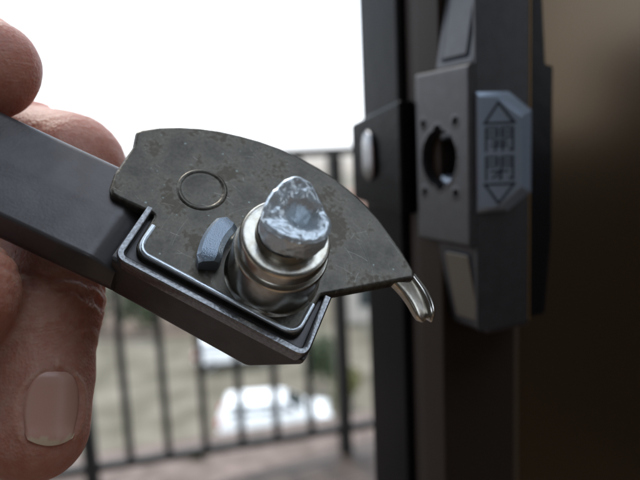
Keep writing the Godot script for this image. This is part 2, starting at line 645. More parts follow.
func car(label: String, at: Vector3, turn: float):
	# 4.3 m hatchback, x forward
	var o := thing("parked_car", label, "car", at, turn, "white cars on the lot")
	var side := round_poly([[-2130, 330, 90], [2140, 300, 120], [2180, 620, 160], [2060, 800, 120], [1120, 960, 160], [-1950, 990, 140], [-2170, 760, 120]], 5)
	var body := moved(prism(side, -840, 840, 90, 90, 4), Transform3D.IDENTITY)
	commit("body", body, M.car, o)
	var loops := []
	for lv in [[975.0, -1990.0, 1180.0, 790.0], [1230.0, -1930.0, 760.0, 735.0], [1420.0, -1800.0, 420.0, 660.0], [1490.0, -1560.0, 120.0, 560.0]]:
		var s := PackedVector3Array()
		for q in [[lv[1], -lv[3]], [lv[1], lv[3]], [lv[2], lv[3]], [lv[2], -lv[3]]]:
			s.append(Vector3(q[0], lv[0], q[1]))
		loops.append(s)
	var cabin := loft(loops)
	commit("roof", cabin, M.car, o)
	for s in [-1.0, 1.0]:
		var pane := PackedVector3Array()
		for q in [[-1780, 1010, 0.0], [940, 1010, 0.0], [600, 1255, 0.0], [270, 1385, 0.0], [-1690, 1385, 0.0]]:
			pass
		var win := [[[-1750.0, 1020.0], [-700.0, 1020.0], [-700.0, 1375.0], [-1660.0, 1375.0]], [[-620.0, 1020.0], [260.0, 1020.0], [180.0, 1375.0], [-620.0, 1375.0]], [[340.0, 1020.0], [960.0, 1020.0], [560.0, 1290.0], [280.0, 1370.0]]]
		for wq in win:
			pane = PackedVector3Array()
			var p4 := []
			for q in wq:
				var zz: float = lerpf(797.0, 745.0, (q[1] - 975.0) / 255.0) if q[1] < 1230 else lerpf(745.0, 672.0, (q[1] - 1230.0) / 190.0)
				p4.append(Vector3(q[0], q[1], s * zz))
			if s > 0:
				quad(pane, p4[0], p4[1], p4[2], p4[3])
			else:
				quad(pane, p4[3], p4[2], p4[1], p4[0])
			commit("window", pane, M.car_glass, o)
		commit("headlight", box(Vector3(1900, 640, s * 480), Vector3(2192, 770, s * 800), 30), M.lamp_clear, o)
		commit("tail_light", box(Vector3(-2190, 640, s * 560), Vector3(-2050, 900, s * 845), 25), M.lamp_red, o)
		commit("door_handle", box(Vector3(-420, 860, s * 838), Vector3(-230, 890, s * 862), 8), M.car, o)
		commit("wing_mirror", box(Vector3(760, 960, s * 800), Vector3(880, 1090, s * 990), 30), M.car, o)
		for x in [-1330.0, 1330.0]:
			var wheel := commit("wheel", moved(lathe([[0, -105], [240, -105], [305, -90], [318, -60], [318, 60], [305, 90], [240, 105], [0, 105]], 28), Transform3D(Basis.IDENTITY, Vector3(x, 317, s * 735))), M.tyre, o)
			commit("rim", moved(lathe([[0, -14], [215, -14], [215, 14], [190, 8], [60, -4], [40, 10], [0, 12]], 20), Transform3D(Basis(Vector3(0, 1, 0), 0.0 if s > 0 else PI), Vector3(x, 317, s * 838))), M.rim, wheel)
	var ws := PackedVector3Array()
	quad(ws, Vector3(1150, 1000, 700), Vector3(1150, 1000, -700), Vector3(500, 1385, -590), Vector3(500, 1385, 590))
	commit("windscreen", moved(ws, Transform3D(Basis.IDENTITY, Vector3(14, 10, 0))), M.car_glass, o)
	commit("bumper", box(Vector3(2050, 330, -760), Vector3(2205, 520, 760), 50), M.car, o)


func outdoors():
	structure("ground", "pale beige gravel lot far below the balcony", "ground", box(Vector3(-160000, -300, -240000), Vector3(160000, 0, -2500)), M.lot, Vector3(0, GROUND_Y, 0))
	structure("planting_bed", "strip of brown soil along the hedge", "planting bed", box(Vector3(-30000, 2, -47500), Vector3(-6500, 60, -36500)), M.soil, Vector3(0, GROUND_Y, 0))
	car("white hatchback parked across the lot, seen below the lever's tip", Vector3(-2.1, GROUND_Y, -23.3), 4.0)
	car("white car farther back, half behind the lever", Vector3(-4.6, GROUND_Y, -31.4), 10.0)
	for k in 7:
		bush("hedge_shrub", "dark green hedge shrub beyond the gravel lot", "shrub", Vector3(-24.0 + k * 2.5, GROUND_Y + 0.06, -39.0 + 0.5 * (k % 3)), Vector3(1700, 1450 + 200 * (k % 3), 1300), 1500, 150, M.leaf, 40 + k, "hedge shrubs")
	bush("yellow_shrub", "yellow-green shrub by the railing post, near the white hatchback", "shrub", Vector3(0.95, GROUND_Y, -25.2), Vector3(850, 1150, 800), 1500, 95, M.leaf_yellow, 61)
	bush("green_shrub", "tall green shrub between the lot and the pale house", "shrub", Vector3(-0.2, GROUND_Y, -27.5), Vector3(900, 1500, 800), 1300, 120, M.leaf, 62)
	# a pale house on the far side of the lot
	var h := thing("house", "pale plastered house beyond the lot behind the shrubs", "house", Vector3(6.5, GROUND_Y, -42.0), 0.0)
	commit("wall", box(Vector3(-5500, 0, -4000), Vector3(6000, 6200, 4000)), M.plaster, h)
	commit("roof", loft([PackedVector3Array([Vector3(-6000, 6202, 4500), Vector3(-6000, 6202, -4500), Vector3(-6000, 8000, 0)]), PackedVector3Array([Vector3(6500, 6202, 4500), Vector3(6500, 6202, -4500), Vector3(6500, 8000, 0)])]), M.roof, h, 5.0)
	for x in [-3600.0, 0.0, 3600.0]:
		for y in [900.0, 3900.0]:
			var f := commit("window", box(Vector3(x - 700, y, 4002), Vector3(x + 700, y + 1400, 4060)), M.rim, h)
			commit("pane", box(Vector3(x - 620, y + 80, 4062), Vector3(x + 620, y + 1320, 4070)), M.car_glass, f)
	var deck := thing("wooden_deck", "dark brown wooden deck boards on the balcony floor before the window", "deck", WINDOW_AT, WINDOW_TURN)
	for k in 11:
		commit("board", box(Vector3(-1500, 2, -200 - k * 135), Vector3(1500, 24, -68 - k * 135), 3), M.deck, deck)
	# a weed at the edge of the balcony floor
	var t := PackedVector3Array()
	var rng := RandomNumberGenerator.new()
	rng.seed = 5
	leaf_cloud(t, rng, Vector3(0, 12, 0), Vector3(34, 14, 18), 90, 9)
	var weed := thing("weed", "small yellow-green weed at the edge of the balcony floor", "plant", Vector3(-0.42, 0.001, -1.88))
	commit("leaves", t, M.leaf_yellow, weed, 1.0)


# ------------------------------------------------------------------ the sliding window
func window_sashes():
	var o := thing("sliding_window", "brown window sash with bronze glass pane behind the latch body", "window", WINDOW_AT, WINDOW_TURN)
	commit("stile", box(Vector3(2.6, 24, -24), Vector3(27, 1985, -14.2), 0.8), M.stile, o)
	commit("gasket", box(Vector3(27.2, 30, -22), Vector3(29.4, 1980, -15.6), 0.4), M.gasket, o)
	commit("pane", box(Vector3(29.6, 30, -20), Vector3(860, 1980, -16.4)), M.glass, o)
	commit("rail", box(Vector3(27.2, -1, -24), Vector3(870, 29, -14.4), 0.8), M.stile, o)
	commit("rail", box(Vector3(27.2, 1981, -24), Vector3(870, 2005, -14.4), 0.8), M.stile, o)
	commit("lit_strip", box(Vector3(4.2, 24, -30.6), Vector3(9, 1985, -24.2), 0.5), M.strip, o)  # added paler strip: the light on the sash face, put into its colour
	var q := thing("sliding_window", "black window sash with metal keeper behind the brown sash", "window", WINDOW_AT, WINDOW_TURN)
	commit("stile", box(Vector3(2.0, -1, -51), Vector3(40, 2005, -31), 1.6), M.frame, q)
	commit("pane", box(Vector3(40.2, 30, -44), Vector3(870, 1980, -40)), M.car_glass, q)
	var keep := round_poly([[-51.5, 954, 1.2], [-25.5, 951, 1.2], [-25.5, 981, 1.2], [-51.5, 976, 1.2]], 4)
	# polygon lies in (z, y); extruded along -x
	var lay := Transform3D(Basis(Vector3(0, 0, 1), Vector3(0, 1, 0), Vector3(-1, 0, 0)), Vector3.ZERO)
	var k := commit("keeper", moved(prism(keep, -3.0, 1.6, 0.8, 0.0, 3), lay), M.frame, q)
	var loops := []
	for i in 13:
		var t := float(i) / 12.0
		var r := 4.6 * sqrt(maxf(0.004, 1.0 - pow(absf(t * 2 - 1), 4.0))) * (1.0 - 0.15 * t)
		loops.append(ring_loop(Vector3(-1.5, 959.5 + 14.5 * t, -42), Vector3(r * 0.22, 0, 0.4 * r), Vector3(0.35 * r, 0, -r), 24))
	commit("catch", loft(loops), M.worn, k)


func stroke(t: PackedVector3Array, a: Vector2, b: Vector2, w: float, z0: float, z1: float):
	var d := (b - a).normalized()
	var s := Vector2(-d.y, d.x) * w / 2
	var e := d * w / 2
	t.append_array(prism(PackedVector2Array([a - e - s, b + e - s, b + e + s, a - e + s]), z0, z1))


func glyph(strokes: Array, at: Vector2, size: Vector2, z: float) -> PackedVector3Array:
	var t := PackedVector3Array()
	for q in strokes:
		for i in q.size() - 1:
			stroke(t, at + Vector2(q[i][0], q[i][1]) * size, at + Vector2(q[i + 1][0], q[i + 1][1]) * size, 0.42, z, z + 0.2)
	return t


func drilled_block() -> PackedVector3Array:
	# 18 x 41.4 x 21 mm; the face towards -x is a fine sheet sunk where the pivot hole, its keyways and the screw holes are
	var t := PackedVector3Array()
	var holes := [[0.0, -11.5, 6.7, 12.5], [6.0, -11.9, 1.6, 5.0], [-6.0, -11.2, 1.6, 5.0], [8.3, -17.4, 0.8, 2.0], [8.3, -5.2, 0.8, 2.0], [-8.3, -17.4, 0.8, 2.0], [-8.3, -5.2, 0.8, 2.0]]
	var ny := 138
	var nz := 70
	var rough := noise(91, 0.6, FastNoiseLite.TYPE_SIMPLEX_SMOOTH, 3)
	var rows := []
	for i in ny + 1:
		var row := PackedVector3Array()
		for j in nz + 1:
			var y := lerpf(-20.7, 20.7, float(i) / ny)
			var z := lerpf(-21.0, 0.0, float(j) / nz)
			var rim := minf(minf(20.7 - absf(y), -z), z + 21.0)
			var x := 0.9 * (1.0 - sqrt(clampf(1.0 - pow(1.0 - minf(rim / 0.9, 1.0), 2.0), 0.0, 1.0)))
			var burr := 0.0
			for h in holes:
				var d: float = Vector2(y - h[0], z - h[1]).length() - h[2] + 0.12 * rough.get_noise_2d(y * 2.0, z * 2.0)
				x = maxf(x, h[3] * smoothstep(0.02, -0.3, d))
				burr = maxf(burr, 0.22 * exp(-pow((d - 0.35) / 0.35, 2.0)) * (0.5 + 0.9 * rough.get_noise_2d(y * 3.0 + 30.0, z * 3.0)))
			row.append(Vector3(x - maxf(burr, 0.0), y, z))
		rows.append(row)
	for i in ny:
		for j in nz:
			quad(t, rows[i][j], rows[i][j + 1], rows[i + 1][j + 1], rows[i + 1][j])
	var secs := []
	for q in [[0.88, 0.0], [17.2, 0.0], [17.75, 0.25], [18.0, 0.8]]:
		var e: float = q[1]
		secs.append(PackedVector3Array([Vector3(q[0], -20.7 + e, -21 + e), Vector3(q[0], 20.7 - e, -21 + e), Vector3(q[0], 20.7 - e, -e), Vector3(q[0], -20.7 + e, -e)]))
	t.append_array(loft(secs, false, true))
	return t


func wedge(t: PackedVector3Array) -> PackedVector3Array:
	# the switch is thin at the edge by the hole and thick at the other
	for i in t.size():
		var p := t[i]
		p.z = 0.13 + (p.z - 0.13) * (0.14 + 0.86 * clampf((p.x - 1.6) / 9.3, 0.0, 1.0))
		t[i] = p
	return t


func window_latch():
	var o := thing("window_latch", "dark latch body with round empty hole and blue-grey slide switch on brown sash", "latch", LATCH_AT, WINDOW_TURN)
	# middle block, with the round hole the lever broke out of, its keyways and four screw holes
	commit("mid_block", drilled_block(), M.bronze, o, 40.0)
	# what is left of the pivot inside the hole
	var lay_x := Transform3D(Basis(Vector3(0, 0, 1), Vector3(0, 1, 0), Vector3(-1, 0, 0)), Vector3(0, 0, -11.5))
	commit("socket_ring", moved(lathe([[6.6, -12], [6.6, -3.2], [6.2, -2.8], [5.2, -3.0], [5.0, -3.6], [5.0, -12]], 40), lay_x), M.blue_grey, o)
	commit("broken_pin", moved(lathe([[3.4, -12.6], [3.4, -8.6], [2.8, -7.9], [1.6, -8.4], [0.0, -7.6]], 24), lay_x), M.steel, o)
	# the two tapering wings with their inset covers
	for s in [1.0, -1.0]:
		var p := [[1.3, 20.9 * s, 0.2], [18, 20.9 * s, 0.2], [18, 42 * s, 1.0], [5.4, 42 * s, 1.0]]
		if s < 0:
			p.reverse()
		commit("wing", prism(round_poly(p, 3), -13.9, -0.15, 0.8, 0.3, 3), M.bronze, o)
		# covers lie on the slanting face: along it (y up the slope), across z
		var slope := atan2(4.1, 21.1)
		var up := Vector3(sin(slope), cos(slope) * s, 0)
		var out := Vector3(-cos(slope), sin(slope) * s, 0)
		var zx := up.cross(out)
		var fr := Transform3D(Basis(zx, up, out), Vector3(1.3, 20.9 * s, -7.0))
		var rim := commit("cover_rim", moved(prism(round_poly([[-5.0, 1.4, 0.8], [5.0, 1.4, 0.8], [5.0, 19.6, 0.8], [-5.0, 19.6, 0.8]], 3), -0.5, 0.16, 0.08), fr), M.recess_shade, o)
		commit("cover", moved(prism(round_poly([[-4.4, 2.0, 0.7], [4.4, 2.0, 0.7], [4.4, 19.0, 0.7], [-4.4, 19.0, 0.7]], 3), -0.5, 0.45, 0.25, 0.0, 3), fr), M.bronze if s > 0 else M.inset, rim)
	# side plate facing the room, and the slide switch on it
	commit("side_plate", prism(round_poly([[1.6, -40.8, 1.5], [17.4, -40.8, 1.5], [17.4, 40.8, 1.5], [1.6, 40.8, 1.5]], 3), -0.6, 0.12, 0.1), M.bronze, o)
	commit("edge_strip", box(Vector3(18.05, -40.5, -1.2), Vector3(18.4, 40.5, -0.3), 0.12), M.brass, o)
	commit("back_housing", prism(round_poly([[18.1, -41.5, 1.0], [27.5, -41.5, 1.0], [29.5, -21, 0.6], [29.5, 21, 0.6], [27, 21.4, 0.5], [25.4, 41.5, 1.0], [18.1, 41.5, 1.0]], 3), -13.8, -4, 0.5), M.frame, o)
	var lo := [[1.6, -12.6], [10.0, -12.6], [16.8, -8.8], [16.8, 10.2], [10.0, 14.4], [1.6, 14.4]]
	var hi := [[1.9, -11.4], [5.6, -11.4], [10.9, -7.2], [10.9, 8.6], [5.4, 13.2], [1.9, 13.2]]
	var secs := []
	for f in [0.0, 0.3, 0.92, 1.0]:
		var s := PackedVector3Array()
		var g := 0.0 if f < 0.5 else (0.9 if f < 0.95 else 1.0)
		for i in 6:
			var a := Vector2(lo[i][0], lo[i][1]).lerp(Vector2(hi[i][0], hi[i][1]), g)
			if f >= 1.0:
				a += (Vector2(6, 0.8) - a).normalized() * 0.25
			s.append(Vector3(a.x, a.y, 0.13 + 4.6 * f))
		secs.append(s)
	var sl := commit("slide_switch", wedge(loft(secs)), M.blue_grey, o, 25.0)
	var z := 4.7
	var up_t := PackedVector3Array()
	for q in [[Vector2(3.0, 7.4), Vector2(9.2, 7.4)], [Vector2(9.2, 7.4), Vector2(5.9, 11.9)], [Vector2(5.9, 11.9), Vector2(3.0, 7.4)]]:
		stroke(up_t, q[0], q[1], 0.5, z, z + 0.2)
	commit("up_arrow", wedge(up_t), M.recess_shade, sl)
	var dn_t := PackedVector3Array()
	for q in [[Vector2(3.0, -6.2), Vector2(9.2, -6.2)], [Vector2(9.2, -6.2), Vector2(5.9, -10.6)], [Vector2(5.9, -10.6), Vector2(3.0, -6.2)]]:
		stroke(dn_t, q[0], q[1], 0.5, z, z + 0.2)
	commit("down_arrow", wedge(dn_t), M.recess_shade, sl)
	var gate := [[[0, 0], [0, 1], [0.42, 1], [0.42, 0.6], [0, 0.6]], [[0, 0.8], [0.42, 0.8]], [[1, 0], [1, 1], [0.58, 1], [0.58, 0.6], [1, 0.6]], [[0.58, 0.8], [1, 0.8]], [[1, 0], [0.88, 0.04]]]
	commit("character", wedge(glyph(gate + [[[0.24, 0.42], [0.76, 0.42]], [[0.2, 0.22], [0.8, 0.22]], [[0.4, 0.42], [0.34, 0.0]], [[0.62, 0.42], [0.62, 0.0]]], Vector2(3.3, 1.3), Vector2(5.6, 5.0), z)), M.recess_shade, sl)
	commit("character", wedge(glyph(gate + [[[0.2, 0.36], [0.8, 0.36]], [[0.56, 0.5], [0.56, 0.02], [0.46, 0.06]], [[0.56, 0.36], [0.24, 0.06]]], Vector2(3.3, -5.1), Vector2(5.6, 5.0), z)), M.recess_shade, sl)


# ------------------------------------------------------------------ the broken lever
func arm_section(u: float, low: float, high: float, top: float, bottom: float) -> PackedVector3Array:
	# (v, h) outline, counter-clockwise seen from the hub, slightly crowned on top, bulging on the sides
	var p := [[low + 0.6, bottom, 1.2], [high - 0.6, bottom, 1.6], [high + 0.5, (top + bottom) / 2, 2.0], [high, top - 0.25, 1.3], [(low + high) / 2, top + 0.1, 9.0], [low, top, 0.8], [low - 1.5, (top + bottom) / 2 + 0.3, 2.0]]
	var s := PackedVector3Array()
	for q in round_poly(p, 6):
		s.append(Vector3(u, q.x, q.y))
	return s


func lever():
	var o := thing("latch_lever", "broken dark window latch lever with crescent plate, held in the hand", "latch lever")
	o.transform = Transform3D(Basis(Vector3(0.8862, -0.45821, 0.06848), Vector3(0.37951, 0.63318, -0.67458), Vector3(0.26574, 0.6238, 0.73502)).orthonormalized(), Vector3(-0.01122, 0.95819, -0.08721))
	# handle: arm, hub block and raised rim round the hub's tray
	var secs := []
	for q in [[-53.0, 5.0, -3.4, -6.5], [-52.0, 2.2, -2.2, -7.6], [-49.5, 0.5, -1.4, -8.6], [-46.0, 0.0, -1.2, -9.0], [-30.0, 0.0, -1.2, -9.0], [-17.0, 0.0, -1.2, -9.0], [-16.2, 0.0, -1.25, -9.0], [-15.6, 0.05, -1.5, -9.0], [-12.6, 0.3, -3.3, -9.0]]:
		secs.append(arm_section(q[0], -12.1 + q[1], 3.0 - q[1], q[2], q[3]))
	commit("arm", loft(secs), M.paint, o, 30.0)
	var prof := round_poly([[-13.6, -9.0, 0.8], [8.8, -9.2, 2.0], [15.35, -2.6, 1.2], [15.45, -1.2, 0.2], [-13.6, -1.2, 0.2]], 5)
	var blk := moved(prism(prof, -4.0, 12.55, 0.7, 0.7, 4), Transform3D(Basis(Vector3(1, 0, 0), Vector3(0, 0, 1), Vector3(0, -1, 0)), Vector3.ZERO))
	for i in blk.size():
		var p := blk[i]
		p.y += (1.35 - (p.x + 12.0) * 0.055) * clampf((4.0 - p.y) / 16.0, 0.0, 1.0)
		if p.y < -5.0:
			p.y -= 1.3 * clampf((-1.2 - p.z) / 8.0, 0.0, 1.0) * (0.72 + 0.28 * clampf((p.x + 14.0) / 22.0, 0.0, 1.0))
		blk[i] = p
	commit("hub", blk, M.paint, o, 30.0)
	var rim_path := PackedVector2Array()
	var rp := round_poly([[-12.7, -2.2], [-12.6, -10.9, 1.4], [14.85, -12.35, 1.1], [14.8, -3.1]], 6)
	for i in rp.size():
		rim_path.append(rp[i])
	commit("tray_rim", strip_along(rim_path, [[0.55, -2.0], [0.55, -0.15], [0.36, 0.22], [-0.28, 0.22], [-0.5, 0.0], [-0.5, -2.0]]), M.worn, o, 50.0)
	# crescent plate
	var raw := [[-21.2, 8.7, 0.9], [-20.1, 5.9, 1.5], [-19.8, 0.4, 2.0], [-18.8, -3.1, 1.9], [-11.7, -3.0, 0.5], [-11.4, -9.5, 2.2], [13.4, -10.9, 2.0], [13.9, -3.4, 0.6], [25.5, 6.0, 0.8], [24.9, 7.2], [21.9, 9.95], [17.5, 13.15], [14.6, 14.75], [11.4, 16.05], [8.6, 16.95], [5.7, 17.5], [2.2, 17.85], [-1.3, 17.8], [-4.6, 17.4], [-7.7, 16.7], [-10.8, 15.8], [-13.6, 14.6], [-16.3, 13.1], [-18.7, 11.4], [-20.6, 9.6]]
	var plate_part := commit("crescent_plate", prism(round_poly(raw, 6), -1.7, 0.15, 0.55, 0.3, 5), M.plate, o, 40.0)
	var bead := round_poly([[-10.9, -4.6], [-10.85, -9.05, 2.2], [12.95, -10.4, 2.1], [13.3, -5.2]], 7)
	var bead_shape := []
	for i in 10:
		bead_shape.append([0.42 * cos(-TAU * i / 10.0), 0.0 + 0.42 * sin(-TAU * i / 10.0)])
	commit("rolled_edge", strip_along(bead, bead_shape), M.tab, plate_part, 60.0)
	var riv := Transform3D(Basis.IDENTITY, Vector3(-8.0, 4.2, 0))
	commit("rivet", moved(lathe([[3.7, 0.1], [3.55, 0.28], [3.4, 0.38], [3.2, 0.38], [3.0, 0.24], [2.85, 0.18], [2.6, 0.22], [1.2, 0.3], [0, 0.32]], 48), riv), M.plate, o, 40.0)
	# cam lip at the far tip of the crescent
	var lip := []
	for i in 11:
		var t := float(i) / 10.0
		var c := Vector3(23.6, 5.6, -1.3).lerp(Vector3(29.4, 1.9, -3.4), t) + Vector3(0.3, 0.5, 0.0) * sin(t * PI)
		var wide := lerpf(2.1, 1.35, t) * sqrt(maxf(0.02, 1.0 - pow(t, 9.0)))
		lip.append(ring_loop(c, Vector3(0.53, 0.80, -0.28) * wide, Vector3(0.35, 0.1, 0.93) * lerpf(0.75, 0.62, t) * sqrt(maxf(0.05, 1.0 - pow(t, 8.0))), 28, 5.0))
	var cam_lip := commit("cam_lip", loft(lip), M.steel, o, 60.0)
	var edge := []
	for i in 11:
		var t := float(i) / 10.0
		var c := Vector3(25.0, 7.0, -1.3).lerp(Vector3(30.5, 2.5, -3.3), t) + Vector3(0.35, 0.55, 0.0) * sin(t * PI)
		var w := lerpf(0.55, 0.85, t) * sqrt(maxf(0.02, 1.0 - pow(t, 7.0)))
		edge.append(ring_loop(c, Vector3(0.53, 0.80, -0.28) * w, Vector3(0.35, 0.1, 0.93) * w * 1.5, 18, 2.4))
	commit("lip_edge", loft(edge), M.chrome, cam_lip, 60.0)
	# pivot stud: collar, neck and the torn stub
	var at := Transform3D(Basis.IDENTITY, Vector3(6.5, -3.4, 0))
	var stud := commit("pivot_stud", moved(lathe([[6.75, 0.05], [6.45, 0.4], [6.3, 0.9], [6.3, 6.4], [6.15, 6.7], [5.6, 6.85], [5.45, 7.0], [5.45, 7.3], [5.7, 7.45], [5.85, 7.65], [5.85, 9.1], [5.65, 9.5], [5.2, 9.7], [4.0, 9.75], [3.9, 11.0]], 72), at), M.steel, o, 30.0)
	commit("broken_stub", moved(torn_stub(), at.translated(Vector3(0.15, 0.15, 0.9))), M.zinc, stud, 50.0)
	# a bent tab beside the collar
	var tab := []
	for i in 9:
		var a := deg_to_rad(lerpf(158, 206, i / 8.0))
		var d := Vector3(cos(a), sin(a), 0)
		var e := 0.35 if i == 0 or i == 8 else 0.0
		var s := PackedVector3Array()
		for q in [[7.2 + e, -0.2], [10.5 - e, -0.2], [10.5 - e, 2.2 - e], [10.0 - e, 2.8 - e], [7.9 + e, 3.0 - e], [7.2 + e, 2.6 - e]]:
			s.append(Vector3(6.5, -3.4, 0) + d * q[0] + Vector3(0, 0, q[1]))
		tab.append(s)
	commit("detent_tab", loft(tab), M.clip, o, 30.0)


func torn_stub() -> PackedVector3Array:
	# sheared end of a die-cast pin: broad slanting facets, a high lip on one side, a crater off centre
	var n1 := noise(71, 0.35, FastNoiseLite.TYPE_SIMPLEX_SMOOTH, 2)
	var n2 := noise(72, 0.9, FastNoiseLite.TYPE_SIMPLEX_SMOOTH, 2)
	var seg := 96
	var side := 18
	var rad := 26
	var rows := []
	for k in side + rad + 1:
		var row := PackedVector3Array()
		for i in seg:
			var a := TAU * i / seg
			var edge := 4.1 + 0.32 * cos(a - deg_to_rad(-35)) + 0.22 * cos(3.0 * a + 0.8) - 0.45 * pow(maxf(0.0, cos(a - deg_to_rad(62))), 10.0)
			var f := 1.0 if k < side else 1.0 - float(k - side) / rad
			var x := edge * f * cos(a)
			var y := edge * f * sin(a)
			# broken top: the lowest of slanting planes, less the crater
			var top := 14.0 + 0.66 * (-x * 0.6 + y * 0.7)
			top = minf(top, 19.0 + 1.1 * (x * 0.7 - y * 0.25))
			top = minf(top, 15.9 - 0.25 * x - 0.05 * y)
			top = maxf(top, 13.9 + 0.04 * x - 0.08 * y)
			var c := Vector2((x - 0.9) / 1.25, y + 0.1).length()
			top -= 2.3 * exp(-c * c / 1.5)
			top += 0.2 * exp(-pow((c - 2.0) / 0.6, 2.0))
			top -= 0.45 * smoothstep(0.90, 1.0, f)
			top += 0.24 * n1.get_noise_2d(x * 1.2, y * 1.2) + 0.09 * n2.get_noise_2d(x * 1.6 + 40.0, y * 1.6)
			var z := top
			if k < side:
				var t := float(k) / side
				z = lerpf(9.6, top, t)
				var d := 1.0 + 0.07 * n1.get_noise_3d(x * 1.2, y * 1.2, z * 0.8) - 0.10 * (1.0 - smoothstep(0.0, 0.35, t)) + 0.03 * n2.get_noise_3d(x, y, z)
				x *= d
				y *= d
			row.append(Vector3(x, y, z))
		rows.append(row)
	return loft(rows, true, true)


# ------------------------------------------------------------------ the hand
const JOINTS := {
	"thumb": [[-127.4, 970.3, -105.2, 11.0], [-96.5, 988.7, -107.9, 10.0], [-74.3, 992.9, -106.6, 9.0], [-48.8, 983.9, -98.1, 7.3]],
	"index": [[-86.7, 981.3, -127.1, 10.5], [-42.9, 967.8, -107.9, 9.5], [-42.0, 947.5, -92.2, 7.8], [-42.0, 932.0, -84.8, 7.4]],
	"middle": [[-94.8, 957.3, -127.5, 10.5], [-70.9, 933.7, -115.9, 9.2], [-65.0, 935.0, -91.8, 8.0], [-46.7, 953.8, -78.5, 7.0]],
	"ring": [[-101.7, 937.8, -124.6, 10.0], [-86.0, 910.6, -112.5, 8.6], [-78.9, 915.6, -90.0, 7.6], [-63.2, 932.4, -81.3, 6.6]],
	"little": [[-107.6, 918.6, -119.7, 9.0], [-96.7, 895.8, -106.2, 7.4], [-88.6, 899.9, -89.6, 6.6], [-77.1, 913.5, -83.6, 5.8]],
}
const WRIST := [Vector3(-170, 958, -118), Vector3(-172, 940, -112)]
const CELL := 0.56
var bones: Array = []   # [a, b, ra, rb, blend]
# length along the finger, half width in degrees round it, and shift from the centre of the fingertip
const NAILS := {"index": [10.2, 32.0, -2.6], "thumb": [9.0, 48.0, -4.0], "middle": [10.0, 50.0, -1.5], "ring": [10.0, 50.0, -1.5], "little": [8.5, 50.0, -1.5]}
var hand_at := Vector3(-110, 945, -115)


func joint(f: String, k: int) -> Vector3:
	var j: Array = JOINTS[f][k]
	return Vector3(j[0], j[1], j[2])


func bone(a: Vector3, b: Vector3, ra: float, rb: float, blend: float, finger := ""):
	bones.append([a, b, ra, rb, blend, (b - a), 1.0 / maxf((b - a).length_squared(), 0.0001), finger])


func field(p: Vector3, list: PackedInt32Array) -> float:
	var d := 99.0
	for i in list:
		var q: Array = bones[i]
		var t := clampf((p - q[0]).dot(q[5]) * q[6], 0.0, 1.0)
		var e: float = (p - q[0] - q[5] * t).length() - lerpf(q[2], q[3], t)
		var k: float = q[4]
		var h := maxf(k - absf(d - e), 0.0) / k
		d = minf(d, e) - h * h * k * 0.25
	return d


func dorsal(f: String) -> Vector3:
	var ax := (joint(f, 3) - joint(f, 2)).normalized()
	var d: Vector3
	if f == "index":
		d = Vector3(0.66, 0.28, 0.70)
	elif f == "thumb":
		d = Vector3(-0.3, 0.5, -0.8)
	else:
		d = joint(f, 2) - (joint(f, 1) + joint(f, 3)) / 2.0
	return (d - ax * d.dot(ax)).normalized()


